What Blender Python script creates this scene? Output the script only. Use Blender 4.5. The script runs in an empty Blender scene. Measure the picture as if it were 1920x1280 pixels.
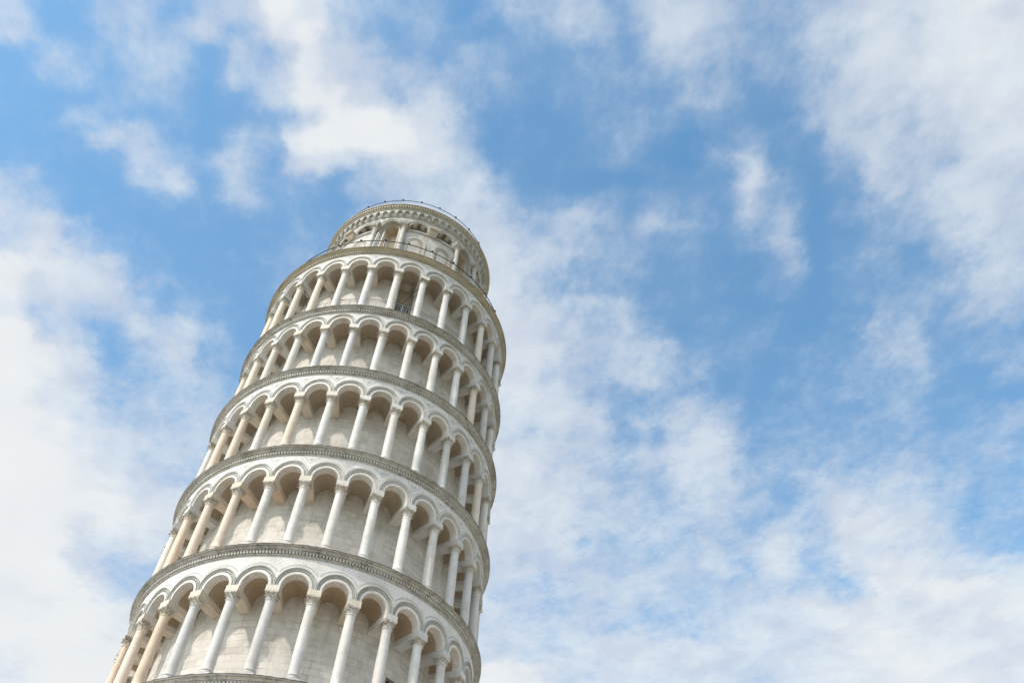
import bpy, math, random
import numpy as np
from mathutils import Matrix, Vector
random.seed(7)
PI = math.pi
R = math.radians
S = bpy.context.scene
COL = S.collection

# ------------------------------------------------------------------ camera, sky, sun, exposure
# The tower frame: z runs up the tower's own (leaning) axis.  The camera pose was measured in that frame.
CAM = Vector((0.3396, -37.0264, 0.3955))
YAW, PIT, ROL, FOC = R(-11.8408), R(51.7501), R(-4.6477), 1684.0
MC = (Matrix.Rotation(YAW, 3, 'Z') @ Matrix.Rotation(PIT, 3, 'X') @ Matrix.Rotation(ROL, 3, 'Y'))
right, fwd, upv = MC.col[0].copy(), MC.col[1].copy(), MC.col[2].copy()
UP = (Vector((0, 0, 1)) - right * right.z).normalized()      # true vertical: the photographer holds level, the tower leans
ax = UP.cross(Vector((0, 0, 1)))
LEAN = Matrix.Rotation(-math.asin(ax.length), 3, ax.normalized())
if (LEAN @ UP - Vector((0, 0, 1))).length > 1e-3:
    LEAN = Matrix.Rotation(math.asin(ax.length), 3, ax.normalized())
ZB = (UP.dot(CAM) - 1.65) / UP.z                              # tower-frame height of the ground at the axis
SHIFT = -(LEAN @ Vector((0, 0, ZB)))
TOWER = Matrix.Translation(SHIFT) @ LEAN.to_4x4()

cam = bpy.data.cameras.new('camera')
cam.sensor_width = 36.0
cam.lens = 36.0 * FOC / 1920.0
cam.clip_end = 5000
co = bpy.data.objects.new('camera', cam)
COL.objects.link(co)
rm = Matrix((right, upv, -fwd)).transposed()
co.matrix_world = Matrix.Translation(TOWER @ CAM) @ (LEAN @ rm).to_4x4()
S.camera = co

SUN_AZ, SUN_EL = R(-151), R(43)
sd = LEAN @ Vector((math.cos(SUN_EL) * math.cos(SUN_AZ), math.cos(SUN_EL) * math.sin(SUN_AZ), math.sin(SUN_EL)))
sl = bpy.data.lights.new('sun', 'SUN')
sl.energy = 2.9
sl.angle = R(2.0)                                             # sun veiled by thin cloud
sl.color = (1.0, 0.915, 0.80)
so = bpy.data.objects.new('sun', sl)
COL.objects.link(so)
so.rotation_euler = sd.to_track_quat('Z', 'Y').to_euler()

S.view_settings.view_transform = 'Standard'
S.view_settings.look = 'None'
S.view_settings.exposure = 0.0
S.view_settings.gamma = 1.0
S.render.film_transparent = False
S.cycles.max_bounces = 6
S.cycles.diffuse_bounces = 4


class NT:
    """small helper round a node tree"""
    def __init__(self, tree):
        self.t = tree
        self.n = tree.nodes
        self.l = tree.links

    def put(self, inp, v):
        if isinstance(v, bpy.types.NodeSocket):
            self.l.new(v, inp)
        elif v is not None:
            inp.default_value = v

    def math(self, op, a, b=None, c=None, clamp=False):
        m = self.n.new('ShaderNodeMath')
        m.operation = op
        m.use_clamp = clamp
        self.put(m.inputs[0], a)
        if b is not None: self.put(m.inputs[1], b)
        if c is not None: self.put(m.inputs[2], c)
        return m.outputs[0]

    def vmath(self, op, a, b=None, scale=None):
        m = self.n.new('ShaderNodeVectorMath')
        m.operation = op
        self.put(m.inputs[0], a)
        if b is not None: self.put(m.inputs[1], b)
        if scale is not None: self.put(m.inputs['Scale'], scale)
        return m.outputs['Value'] if op in ('DOT_PRODUCT', 'LENGTH') else m.outputs['Vector']

    def maprange(self, v, a, b, c, d, interp='SMOOTHSTEP'):
        m = self.n.new('ShaderNodeMapRange')
        m.interpolation_type = interp
        self.put(m.inputs['Value'], v)
        for k, q in zip(('From Min', 'From Max', 'To Min', 'To Max'), (a, b, c, d)):
            self.put(m.inputs[k], q)
        return m.outputs['Result']

    def mix(self, f, a, b, blend='MIX'):
        m = self.n.new('ShaderNodeMix')
        m.data_type = 'RGBA'
        m.blend_type = blend
        self.put(m.inputs[0], f)
        self.put(m.inputs[6], a)
        self.put(m.inputs[7], b)
        return m.outputs[2]

    def fmix(self, f, a, b):
        m = self.n.new('ShaderNodeMix')
        m.data_type = 'FLOAT'
        self.put(m.inputs[0], f)
        self.put(m.inputs[2], a)
        self.put(m.inputs[3], b)
        return m.outputs[0]

    def noise(self, vec, scale, detail=4, rough=0.55, dist=0.0, out='Fac', lac=2.0):
        m = self.n.new('ShaderNodeTexNoise')
        self.put(m.inputs['Vector'], vec)
        self.put(m.inputs['Scale'], scale)
        m.inputs['Detail'].default_value = detail
        m.inputs['Roughness'].default_value = rough
        m.inputs['Distortion'].default_value = dist
        m.inputs['Lacunarity'].default_value = lac
        return m.outputs[out]

    def mapping(self, vec, loc=(0, 0, 0), rot=(0, 0, 0), scale=(1, 1, 1)):
        m = self.n.new('ShaderNodeMapping')
        self.put(m.inputs['Vector'], vec)
        self.put(m.inputs['Location'], loc)
        self.put(m.inputs['Rotation'], rot)
        self.put(m.inputs['Scale'], scale)
        return m.outputs[0]

    def ramp(self, f, stops, interp='LINEAR'):
        m = self.n.new('ShaderNodeValToRGB')
        m.color_ramp.interpolation = interp
        e = m.color_ramp.elements
        while len(e) > 1: e.remove(e[-1])
        e[0].position = stops[0][0]
        e[0].color = stops[0][1]
        for p, c in stops[1:]:
            q = e.new(p)
            q.color = c
        self.put(m.inputs[0], f)
        return m.outputs[0]


# cloud cover over this part of the sky (0 clear ... 9 overcast), a table on a fixed chart of world directions
COVER = """
5 0.7 0.9 3.6 4.2 1.8 4 5 8.7 7 3.8 3.5 2.8 1.7 0.3 2.2 3.6 3.8 4.3 2.6 4.6 4.9 4.1 4 3.3 4.2 5.2 6.3 6.2 7.2 7.2 7
4.5 0.8 0.8 3.1 3.9 3.1 5.5 2.5 7.5 8.7 4.5 2.7 1.6 1.8 1.2 0.6 2.4 2.9 3.8 2.1 4.8 4.9 4.1 3 3 4.5 5 6.3 6 7.2 7.5 7.7
0.7 3.5 1.8 2.2 3.7 3.6 1.2 5 2.7 8 6 4.7 1.5 1.2 2.8 2.3 1.4 1.4 2.6 1.4 3.6 4.4 3.9 3 2.8 4.2 5 6.3 6.3 7 7.5 7.3
0.7 3 3.2 1.8 3.1 2.9 0.6 4.2 4.5 8 5.7 4.8 4 3 2.5 2.8 1.1 1.5 2.4 2.3 2.3 2.9 3.1 2.5 3 3.7 5 5.8 6.5 7 7 7
0.7 0.7 1.5 2.2 2.5 2.2 0.6 1.3 4.5 8.2 8.2 6.5 3.5 5.5 2.5 2 1 1.3 2.1 2.3 1.6 3.1 3.1 1.2 1.8 3 4.2 5.5 5.5 7 7.2 7
0.7 0.9 4 2.2 1.2 1.7 0.6 1.2 2 4.5 8.8 9 7.7 6.5 2.2 0.6 0.4 0.4 1.7 1.8 1.5 1.2 1.7 1 0.4 2.7 4 5 5 5.5 6.2 6.7
0.7 0.7 1 4.5 4 1 0.7 3.2 3.5 8.5 8.6 8.6 8.4 6.5 3 0.3 0.6 0.6 1.5 2.5 0.5 0.1 1.2 1.7 0.8 1 4 4.8 5 5 6 6
0.9 0.7 0.8 1.6 5 1.7 1.5 4.2 1.2 7 6 4.5 7 7.2 4.5 0.3 0.6 0.6 1 1.5 0.2 0.1 2 4.5 0.6 1 2.2 5 5.2 4 5.5 5.7
4.2 1.5 0.7 0.8 3.5 4.7 0.9 4 1.5 2 1 4 5 5.5 5.5 3 0.8 0.6 0.4 0.2 0.6 0.8 1.2 4.8 1.8 0.4 1.8 5 4 5 5.5 4.8
5 3.2 0.8 0.8 0.8 1.2 1 3.8 2.2 1.5 1 3 4 5 6 4 1.5 1.5 3.2 1.8 2 1.8 1.2 4.3 2.5 0.4 1.3 2.7 4 4.7 5.8 5.5
5 6 3 0.8 0.8 0.8 0.8 1 1.5 1.7 1 3 4 5 6 5.5 3.5 3.8 4 2.5 3 2.7 1.2 2.6 4 0.4 0.6 2.5 2.8 4 5.5 5.3
5.5 7 3.5 1.7 1 0.8 0.8 0.8 1 1.7 2 4 5 5 6 6 5 4.8 3.8 2.2 1.8 1.5 0.7 2 4.2 0.4 1 2 1.5 3.2 4.8 4.8
8.2 7.2 5.5 5.3 1.3 0.8 0.8 0.8 2.2 2.3 2 4 5 6 6 6.5 5.5 3.8 2 2.2 1.3 1.3 0.7 0.5 2.5 0.4 1.4 2.2 1.7 2.2 4.5 4.8
8 6.3 6.3 6 3.3 1.2 0.8 0.8 1.5 2 3 4 5 6 6.5 6.5 5.3 4.2 1.7 1.8 1.3 1.5 0.7 0.6 1.5 0.4 1.3 2 2.5 2.7 3.7 4.3
7.5 4.5 4.5 4.5 4.3 2.2 1.2 0.8 1 1 2 4 5 6 6.5 6.8 6.3 4.6 4 3.8 1.8 1.2 0.9 0.6 0.5 0.4 1.2 3.3 2.8 2.3 3.5 3.8
9 4.8 4 2.2 5.5 5.2 2.8 1 1 1 2 4 5 6 7 7.2 6.8 4.5 3.8 4 2.5 0.9 1 1 0.5 0.4 0.9 4 3.3 1.8 1.5 1.8
9 8 5.8 1.8 3.8 6 2.5 1.5 2 3 4 5 5 6 7 7 7 6 4.5 4.3 4.5 2.5 1.7 1.2 0.6 1.2 0.8 3 4 1.5 2 3
9 8 6.5 3 3 3.5 4 1.3 2 3 4 5 5 6 7 7 6.5 4.5 4 4.3 4.5 3.2 0.8 0.8 0.7 1 2.2 2 3 1.3 0.9 2.5
8.5 6.6 6.5 3.7 3.3 3 3.5 3 3 3 4 5 5 6 7 7 7 5.7 3.3 2.7 3.3 3.7 0.9 0.8 1 1.5 2.7 2.2 2.3 1 1 1
9 7.8 6.3 4 4.2 3.7 3.5 3 3 3 4 5 5 6 6.5 6.5 6 5.8 4.8 2.3 4.2 5.2 3.5 1.3 1.8 1.8 2.3 2.3 2.8 1 1.7 3
9 8.5 7 5.5 5 5.2 4.5 4 4 4 4 5 6 6 6.5 6.5 5.5 5.6 4 1.7 2.8 5.2 5 1.5 2.2 2.2 1.8 2.5 2.7 1.8 2.5 2.2
9 9 8 6 4.5 5 4.8 5 5 5 5 5 6 6 7 7.5 7 5.7 4.8 3.5 4.5 5.7 5.3 1.8 2.7 3 2.5 2.8 3.3 2.3 2.3 2.5
9 9 8 7.5 5.5 4 3.5 4 5 5 5 5 6 6 7 7 7 6.2 5 3.7 3.5 5.8 5.2 3 2.5 4.8 4.5 4.7 4.5 3.5 2.8 2.7
9 9 8.7 8.3 7 6.5 5 5 6 6 6 6 6 6 7 7 6.5 6.5 4.5 4.7 3.2 4.8 4.8 3.7 2 4.2 6.3 5 4.5 3.5 2 3
9 8.7 7.5 8.3 8 7 6 6 6 6 6 6 6 6 7 7 6.5 6.8 4.3 4.8 4.3 4.5 4 2.7 4.5 3.5 7.3 7 6.5 4 2.5 2.2
9 9 7 6 7 6 6 6 6 6 6 6 6 6 6 6 6.3 6.7 3.7 4 4.2 4.2 5 4.5 6 3.7 6.5 6.8 5.8 5.3 3.3 3
9 9 7 5 4 5 6 6 6 6 6 6 6 6 6 5.5 5.5 5.7 4.8 4.3 4 4.7 4.5 3.5 6.5 3.3 6.5 7.8 7.3 6.2 5.5 5.5
8.2 9 8.3 5.5 5 5 6 6 6 6 6 6 6 6 6 5 4.3 4.2 5.8 4.5 4.8 4 4 4.5 5.3 4 3.2 7.5 8.2 8.3 8 7.5
8.5 8 9 8 6 6 6 6 6 6 6 6 6 6 6 5.5 5 4.5 5.3 5 3.7 4 4.3 5 6 7.5 7 7.5 7 7.2 7.5 7.7
9 9 9 7.8 8 7 7 7 6 6 6 6 6 6 6 5.3 5 4.7 5.3 4.7 4.5 4.5 5.5 6.2 6 6.8 7.8 8 7.5 7.2 7 7.2
8 9 8.4 9 8 8 8 8 7 7 7 7 7 7 7 6 5.5 5.7 6.5 6.8 6.7 6.5 6.8 6.8 6.5 6.7 7.3 7.8 8 7.8 7.3 7.3
7.6 8.8 9 9 9 8 8 8 8 8 8 8 8 8 8 8.5 8 6 6 6.3 6.5 6.7 6 6 6.5 6.7 7.2 7.7 8 8 7.8 7.3
"""
COVER = [[float(v) for v in r.split()] for r in COVER.strip().split('\n')]
SKY_E0 = LEAN @ Vector((0.12703315, 0.6059196, 0.78531778))
SKY_E1 = LEAN @ Vector((0.96244635, -0.26679688, 0.05016423))
SKY_E2 = LEAN @ Vector((-0.23991582, -0.74945371, 0.61705715))

world = bpy.data.worlds.new('World')
S.world = world
world.use_nodes = True
W = NT(world.node_tree)
for n in list(W.n): W.n.remove(n)
wo = W.n.new('ShaderNodeOutputWorld')
bg = W.n.new('ShaderNodeBackground')
SKY_STRENGTH = 0.15
bg.inputs['Strength'].default_value = SKY_STRENGTH
W.l.new(bg.outputs[0], wo.inputs[0])
sky = W.n.new('ShaderNodeTexSky')
sky.sky_type = 'NISHITA'
sky.sun_disc = False
sky.sun_elevation = math.asin(sd.z)
sky.sun_rotation = math.atan2(sd.x, sd.y)
sky.altitude = 0
sky.air_density = 1.0
sky.dust_density = 0.6
sky.ozone_density = 1.2
tc = W.n.new('ShaderNodeTexCoord')
D = tc.outputs['Generated']
dz = W.math('MAXIMUM', W.vmath('DOT_PRODUCT', D, (0, 0, 1)), 0.06)
P = W.vmath('SCALE', D, scale=W.math('DIVIDE', 1.0, dz))       # position on a flat cloud layer
P = W.vmath('MULTIPLY', P, (1, 1, 0))
d0 = W.math('MAXIMUM', W.vmath('DOT_PRODUCT', D, tuple(SKY_E0)), 0.08)
wa = W.vmath('SUBTRACT', W.noise(P, 4.2, 5, 0.6, 0.0, 'Color'), (0.5, 0.5, 0.5))
wb = W.vmath('SUBTRACT', W.noise(W.vmath('ADD', P, (7.3, 2.1, 0)), 18.0, 7, 0.64, 0.0, 'Color'), (0.5, 0.5, 0.5))
wv = W.n.new('ShaderNodeSeparateXYZ')
W.l.new(W.vmath('ADD', W.vmath('SCALE', wa, scale=0.8), W.vmath('SCALE', wb, scale=1.7)), wv.inputs[0])
cu = W.math('ADD', W.math('MULTIPLY', W.math('DIVIDE', W.vmath('DOT_PRODUCT', D, tuple(SKY_E1)), d0), 1684 / 60.0), (960 - 30) / 60.0)
cv = W.math('SUBTRACT', (640 - 20) / 40.0, W.math('MULTIPLY', W.math('DIVIDE', W.vmath('DOT_PRODUCT', D, tuple(SKY_E2)), d0), 1684 / 40.0))
cu = W.math('ADD', cu, wv.outputs[0])
cv = W.math('ADD', cv, wv.outputs[1])
cuN = W.math('DIVIDE', W.math('ADD', cu, 0.5), 32.0)
cov = None
for j, row in enumerate(COVER):
    r_ = W.ramp(cuN, [((i + .5) / 32.0, (v / 9, v / 9, v / 9, 1)) for i, v in enumerate(row)], 'EASE')
    cov = r_ if cov is None else W.mix(W.maprange(cv, j - 1, j, 0, 1), cov, r_)
# texture of the cloud: soft veils plus crisp flocks and fibres
Pst = W.mapping(P, rot=(0, 0, R(25)), scale=(1.0, 0.8, 1))
f1 = W.noise(Pst, 10.0, 10, 0.64, 0.12)
f2 = W.noise(W.vmath('ADD', Pst, (3.1, 9.2, 0)), 24.0, 9, 0.68, 0.15)
n_ = W.math('ADD', W.math('MULTIPLY', W.math('SUBTRACT', f1, 0.5), 0.9), W.math('MULTIPLY', W.math('SUBTRACT', f2, 0.5), 1.0))
mid = W.maprange(cov, 0.04, 0.35, 0.15, 1.0)
hi = W.maprange(cov, 0.6, 1.0, 1.0, 0.6)
soft = W.math('ADD', cov, W.math('MULTIPLY', W.math('MULTIPLY', n_, 0.55), W.math('MULTIPLY', mid, hi)), clamp=True)
hard = W.maprange(W.math('ADD', cov, W.math('MULTIPLY', n_, 0.95)), 0.04, 0.68, 0.0, 1.0)
hard = W.math('MULTIPLY', hard, W.maprange(cov, 0.05, 0.9, 0.55, 1.0, 'LINEAR'))
dens = W.math('ADD', W.math('MULTIPLY', soft, 0.62), W.math('MULTIPLY', hard, 0.42), clamp=True)
dens = W.maprange(dens, 0.0, 1.0, 0.0, 1.0, 'LINEAR')
# shaded cores of the thicker cloud against bright edges
core = W.noise(W.vmath('ADD', P, (1.7, 4.4, 0)), 9.0, 6, 0.6, 0.3)
K = 1.0 / SKY_STRENGTH
ccol = W.mix(W.maprange(core, 0.35, 0.68, 0, 1), (0.80 * K, 0.850 * K, 0.885 * K, 1), (0.66 * K, 0.71 * K, 0.80 * K, 1))
ccol = W.mix(W.maprange(cov, 0.72, 1.0, 0.0, 0.8), ccol, (0.86 * K, 0.885 * K, 0.90 * K, 1))
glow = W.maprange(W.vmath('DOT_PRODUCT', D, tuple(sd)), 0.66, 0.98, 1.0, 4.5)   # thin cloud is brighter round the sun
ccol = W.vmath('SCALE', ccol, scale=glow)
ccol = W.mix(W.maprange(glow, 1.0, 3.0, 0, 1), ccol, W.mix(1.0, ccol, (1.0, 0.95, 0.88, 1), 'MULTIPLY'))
blue = W.mix(1.0, sky.outputs[0], (1.22, 1.80, 1.82, 1), 'MULTIPLY')
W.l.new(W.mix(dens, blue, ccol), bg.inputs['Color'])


# ------------------------------------------------------------------ materials
def material(name, rough=0.6):
    m = bpy.data.materials.new(name)
    m.use_nodes = True
    n = NT(m.node_tree)
    b = n.n['Principled BSDF']
    b.inputs['Roughness'].default_value = rough
    b.inputs['Specular IOR Level'].default_value = 0.3
    return m, n, b


def bump(n, b, h, strength=0.3, dist=0.02):
    k = n.n.new('ShaderNodeBump')
    k.inputs['Strength'].default_value = strength
    k.inputs['Distance'].default_value = dist
    n.put(k.inputs['Height'], h)
    n.l.new(k.outputs[0], b.inputs['Normal'])


def warm(c):
    return (c[0] * 1.0, c[1] * 0.982, c[2] * 1.0)


def stone(name, base, dirt, vein, amount=0.5, streak=0.3, tint=0.10, scale=1.0, bumpy=0.25, rough=0.6, bdist=0.02):
    """marble that has stood outdoors: cloudy veins, blotches of lichen and run-off streaks"""
    base, dirt, vein = warm(base), warm(dirt), warm(vein)
    m, n, b = material(name, rough)
    t = n.n.new('ShaderNodeTexCoord')
    oi = n.n.new('ShaderNodeObjectInfo')
    off = n.vmath('SCALE', (13.1, 7.7, 3.3), scale=oi.outputs['Random'])
    off = n.vmath('SCALE', off, scale=9.0)
    v = n.vmath('ADD', t.outputs['Object'], off)
    big = n.noise(v, 0.9 * scale, 6, 0.6, 0.4)
    fine = n.noise(v, 7.0 * scale, 8, 0.65, 0.2)
    str_ = n.noise(n.mapping(v, scale=(3.4, 3.4, 0.28)), 1.6 * scale, 6, 0.65)
    ve = n.noise(v, 2.3 * scale, 9, 0.7, 2.2)
    veins = n.maprange(n.math('ABSOLUTE', n.math('SUBTRACT', ve, 0.5)), 0.0, 0.05, 1.0, 0.0)
    c = n.mix(n.maprange(big, 0.36, 0.66, 0, 1), base + (1,), tuple(x * y for x, y in zip(base, (0.93, 0.90, 0.84))) + (1,))
    c = n.mix(n.math('MULTIPLY', veins, 0.35), c, vein + (1,))
    d = n.math('MULTIPLY', n.maprange(n.math('ADD', n.math('MULTIPLY', fine, 0.45), n.math('MULTIPLY', big, 0.55)), 0.45, 0.68, 0, 1), amount)
    c = n.mix(d, c, dirt + (1,))
    c = n.mix(n.math('MULTIPLY', n.maprange(str_, 0.5, 0.72, 0, 1), streak), c, dirt + (1,))
    hsv = n.n.new('ShaderNodeHueSaturation')
    n.put(hsv.inputs['Value'], n.maprange(oi.outputs['Random'], 0, 1, 1 - tint, 1 + tint * 0.6, 'LINEAR'))
    n.put(hsv.inputs['Saturation'], n.maprange(n.math('FRACT', n.math('MULTIPLY', oi.outputs['Random'], 7.7)), 0, 1, 0.7, 1.08, 'LINEAR'))
    n.l.new(c, hsv.inputs['Color'])
    n.l.new(hsv.outputs[0], b.inputs['Base Color'])
    bump(n, b, n.math('ADD', fine, n.math('MULTIPLY', big, 0.6)), bumpy, bdist)
    return m


def masonry(name, c1, c2, mortar, dirt, bw=0.85, bh=0.36, amount=0.4):
    c1, c2, mortar, dirt = warm(c1), warm(c2), warm(mortar), warm(dirt)
    m, n, b = material(name, 0.65)
    uv = n.n.new('ShaderNodeUVMap')
    uv.uv_map = 'UVMap'
    wob = n.vmath('SCALE', n.vmath('SUBTRACT', n.noise(uv.outputs[0], 1.7, 3, 0.5, 0, 'Color'), (.5, .5, .5)), scale=0.09)
    v = n.vmath('ADD', uv.outputs[0], wob)
    k = n.n.new('ShaderNodeTexBrick')
    k.offset = 0.5
    k.offset_frequency = 2
    k.squash = 0.75
    k.squash_frequency = 3
    n.put(k.inputs['Vector'], v)
    k.inputs['Color1'].default_value = c1 + (1,)
    k.inputs['Color2'].default_value = c2 + (1,)
    k.inputs['Mortar'].default_value = mortar + (1,)
    k.inputs['Scale'].default_value = 1.0
    k.inputs['Mortar Size'].default_value = 0.012
    k.inputs['Mortar Smooth'].default_value = 0.4
    k.inputs['Brick Width'].default_value = bw
    k.inputs['Row Height'].default_value = bh
    big = n.noise(uv.outputs[0], 0.75, 6, 0.62, 0.5)
    fine = n.noise(uv.outputs[0], 6.0, 8, 0.65, 0.2)
    str_ = n.noise(n.mapping(uv.outputs[0], scale=(2.6, 0.25, 1)), 1.3, 6, 0.65)
    fade = n.maprange(n.noise(uv.outputs[0], 1.1, 3, 0.5), 0.4, 0.62, 0.25, 1.0)   # joints show here and there
    c = n.mix(fade, c1 + (1,), k.outputs['Color'])
    c = n.mix(n.math('MULTIPLY', n.maprange(big, 0.42, 0.68, 0, 1), amount), c, dirt + (1,))
    c = n.mix(n.math('MULTIPLY', n.maprange(str_, 0.5, 0.74, 0, 1), amount * 0.8), c, tuple(x * 0.8 for x in dirt) + (1,))
    c = n.mix(n.math('MULTIPLY', n.maprange(fine, 0.5, 0.75, 0, 1), 0.30), c, tuple(x * 0.75 for x in dirt) + (1,))
    n.l.new(c, b.inputs['Base Color'])
    h = n.math('SUBTRACT', n.math('MULTIPLY', fine, 0.5), n.math('MULTIPLY', k.outputs['Fac'], 1.0))
    bump(n, b, h, 0.45, 0.02)
    return m


def plain(name, c, rough=0.5, metal=0.0, var=0.25):
    m, n, b = material(name, rough)
    t = n.n.new('ShaderNodeTexCoord')
    f = n.noise(t.outputs['Object'], 9.0, 5, 0.6)
    n.l.new(n.mix(n.math('MULTIPLY', f, var * 2), c + (1,), tuple(x * 0.5 for x in c) + (1,)), b.inputs['Base Color'])
    b.inputs['Metallic'].default_value = metal
    return m


M = {}
M['white'] = stone('white_marble', (0.76, 0.73, 0.68), (0.46, 0.43, 0.375), (0.46, 0.46, 0.47), 0.50, 0.42)
M['pale'] = stone('pale_grey_marble', (0.67, 0.66, 0.635), (0.44, 0.43, 0.41), (0.42, 0.43, 0.46), 0.50, 0.42)
M['peach'] = stone('peach_marble', (0.77, 0.635, 0.50), (0.55, 0.43, 0.32), (0.64, 0.54, 0.45), 0.55, 0.45)
M['cream'] = stone('cream_marble', (0.74, 0.66, 0.54), (0.52, 0.45, 0.36), (0.60, 0.54, 0.47), 0.50, 0.45)
M['capital'] = stone('carved_capital_marble', (0.68, 0.64, 0.56), (0.28, 0.24, 0.17), (0.5, 0.47, 0.42), 0.9, 0.25, 0.08, 2.0, 0.5)
M['cornice'] = stone('weathered_cornice_stone', (0.53, 0.51, 0.46), (0.17, 0.16, 0.14), (0.34, 0.33, 0.30), 0.72, 0.85, 0.05, 0.9, 0.6)
M['cornice_gold'] = stone('lichen_gold_cornice_stone', (0.56, 0.49, 0.35), (0.28, 0.24, 0.16), (0.42, 0.36, 0.26), 0.75, 0.6, 0.05, 1.3, 0.6)
M['band'] = stone('grey_weathered_moulding', (0.62, 0.61, 0.57), (0.31, 0.31, 0.27), (0.44, 0.45, 0.45), 0.65, 0.35, 0.06, 1.4, 0.4)
M['band_dark'] = stone('grey_green_weathered_moulding', (0.50, 0.50, 0.455), (0.27, 0.27, 0.23), (0.40, 0.41, 0.40), 0.6, 0.35, 0.06, 1.4, 0.4)
M['old'] = stone('old_belfry_marble', (0.60, 0.575, 0.52), (0.30, 0.27, 0.21), (0.44, 0.43, 0.40), 0.75, 0.6, 0.08, 1.5, 0.5)
M['old_facing'] = masonry('weathered_belfry_facing', (0.62, 0.595, 0.545), (0.50, 0.475, 0.43), (0.36, 0.33, 0.28), (0.36, 0.325, 0.265), 0.9, 0.40, 0.7)
M['rubble'] = masonry('brown_rubble_infill', (0.46, 0.40, 0.32), (0.33, 0.28, 0.22), (0.22, 0.18, 0.13), (0.30, 0.25, 0.19), 0.30, 0.16, 0.6)
M['facing'] = masonry('marble_facing', (0.78, 0.755, 0.715), (0.70, 0.68, 0.645), (0.58, 0.55, 0.51), (0.52, 0.49, 0.435), 1.1, 0.42, 0.55)
M['wall'] = masonry('marble_block_wall', (0.74, 0.70, 0.635), (0.57, 0.535, 0.475), (0.36, 0.32, 0.25), (0.46, 0.42, 0.345), 0.74, 0.29, 0.55)
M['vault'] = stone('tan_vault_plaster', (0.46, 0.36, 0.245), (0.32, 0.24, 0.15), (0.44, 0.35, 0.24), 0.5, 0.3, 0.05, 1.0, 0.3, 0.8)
M['inlay'] = stone('grey_marble_inlay', (0.47, 0.475, 0.48), (0.38, 0.38, 0.37), (0.52, 0.53, 0.54), 0.3, 0.2)
M['dark_stripe'] = stone('dark_grey_marble', (0.26, 0.24, 0.20), (0.18, 0.165, 0.14), (0.24, 0.22, 0.19), 0.4, 0.2)
M['tan_slab'] = masonry('tan_marble_slabs', (0.72, 0.63, 0.50), (0.64, 0.55, 0.43), (0.27, 0.21, 0.14), (0.40, 0.32, 0.22), 0.34, 1.9, 0.5)
M['lead'] = plain('dark_flashing', (0.10, 0.085, 0.07), 0.7, 0, 0.3)
M['iron'] = plain('dark_painted_iron', (0.045, 0.05, 0.065), 0.45, 0.0)
M['steel'] = plain('pale_steel', (0.46, 0.46, 0.45), 0.4, 0.3)
M['alu'] = plain('pale_aluminium', (0.85, 0.84, 0.80), 0.4, 0.0, 0.1)
M['door'] = plain('red_brown_door', (0.10, 0.045, 0.035), 0.6)
M['grey_door'] = plain('slate_grey_door', (0.15, 0.155, 0.165), 0.6)
M['glass_lamp'] = plain('dark_lamp_globe', (0.03, 0.035, 0.05), 0.2)


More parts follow.
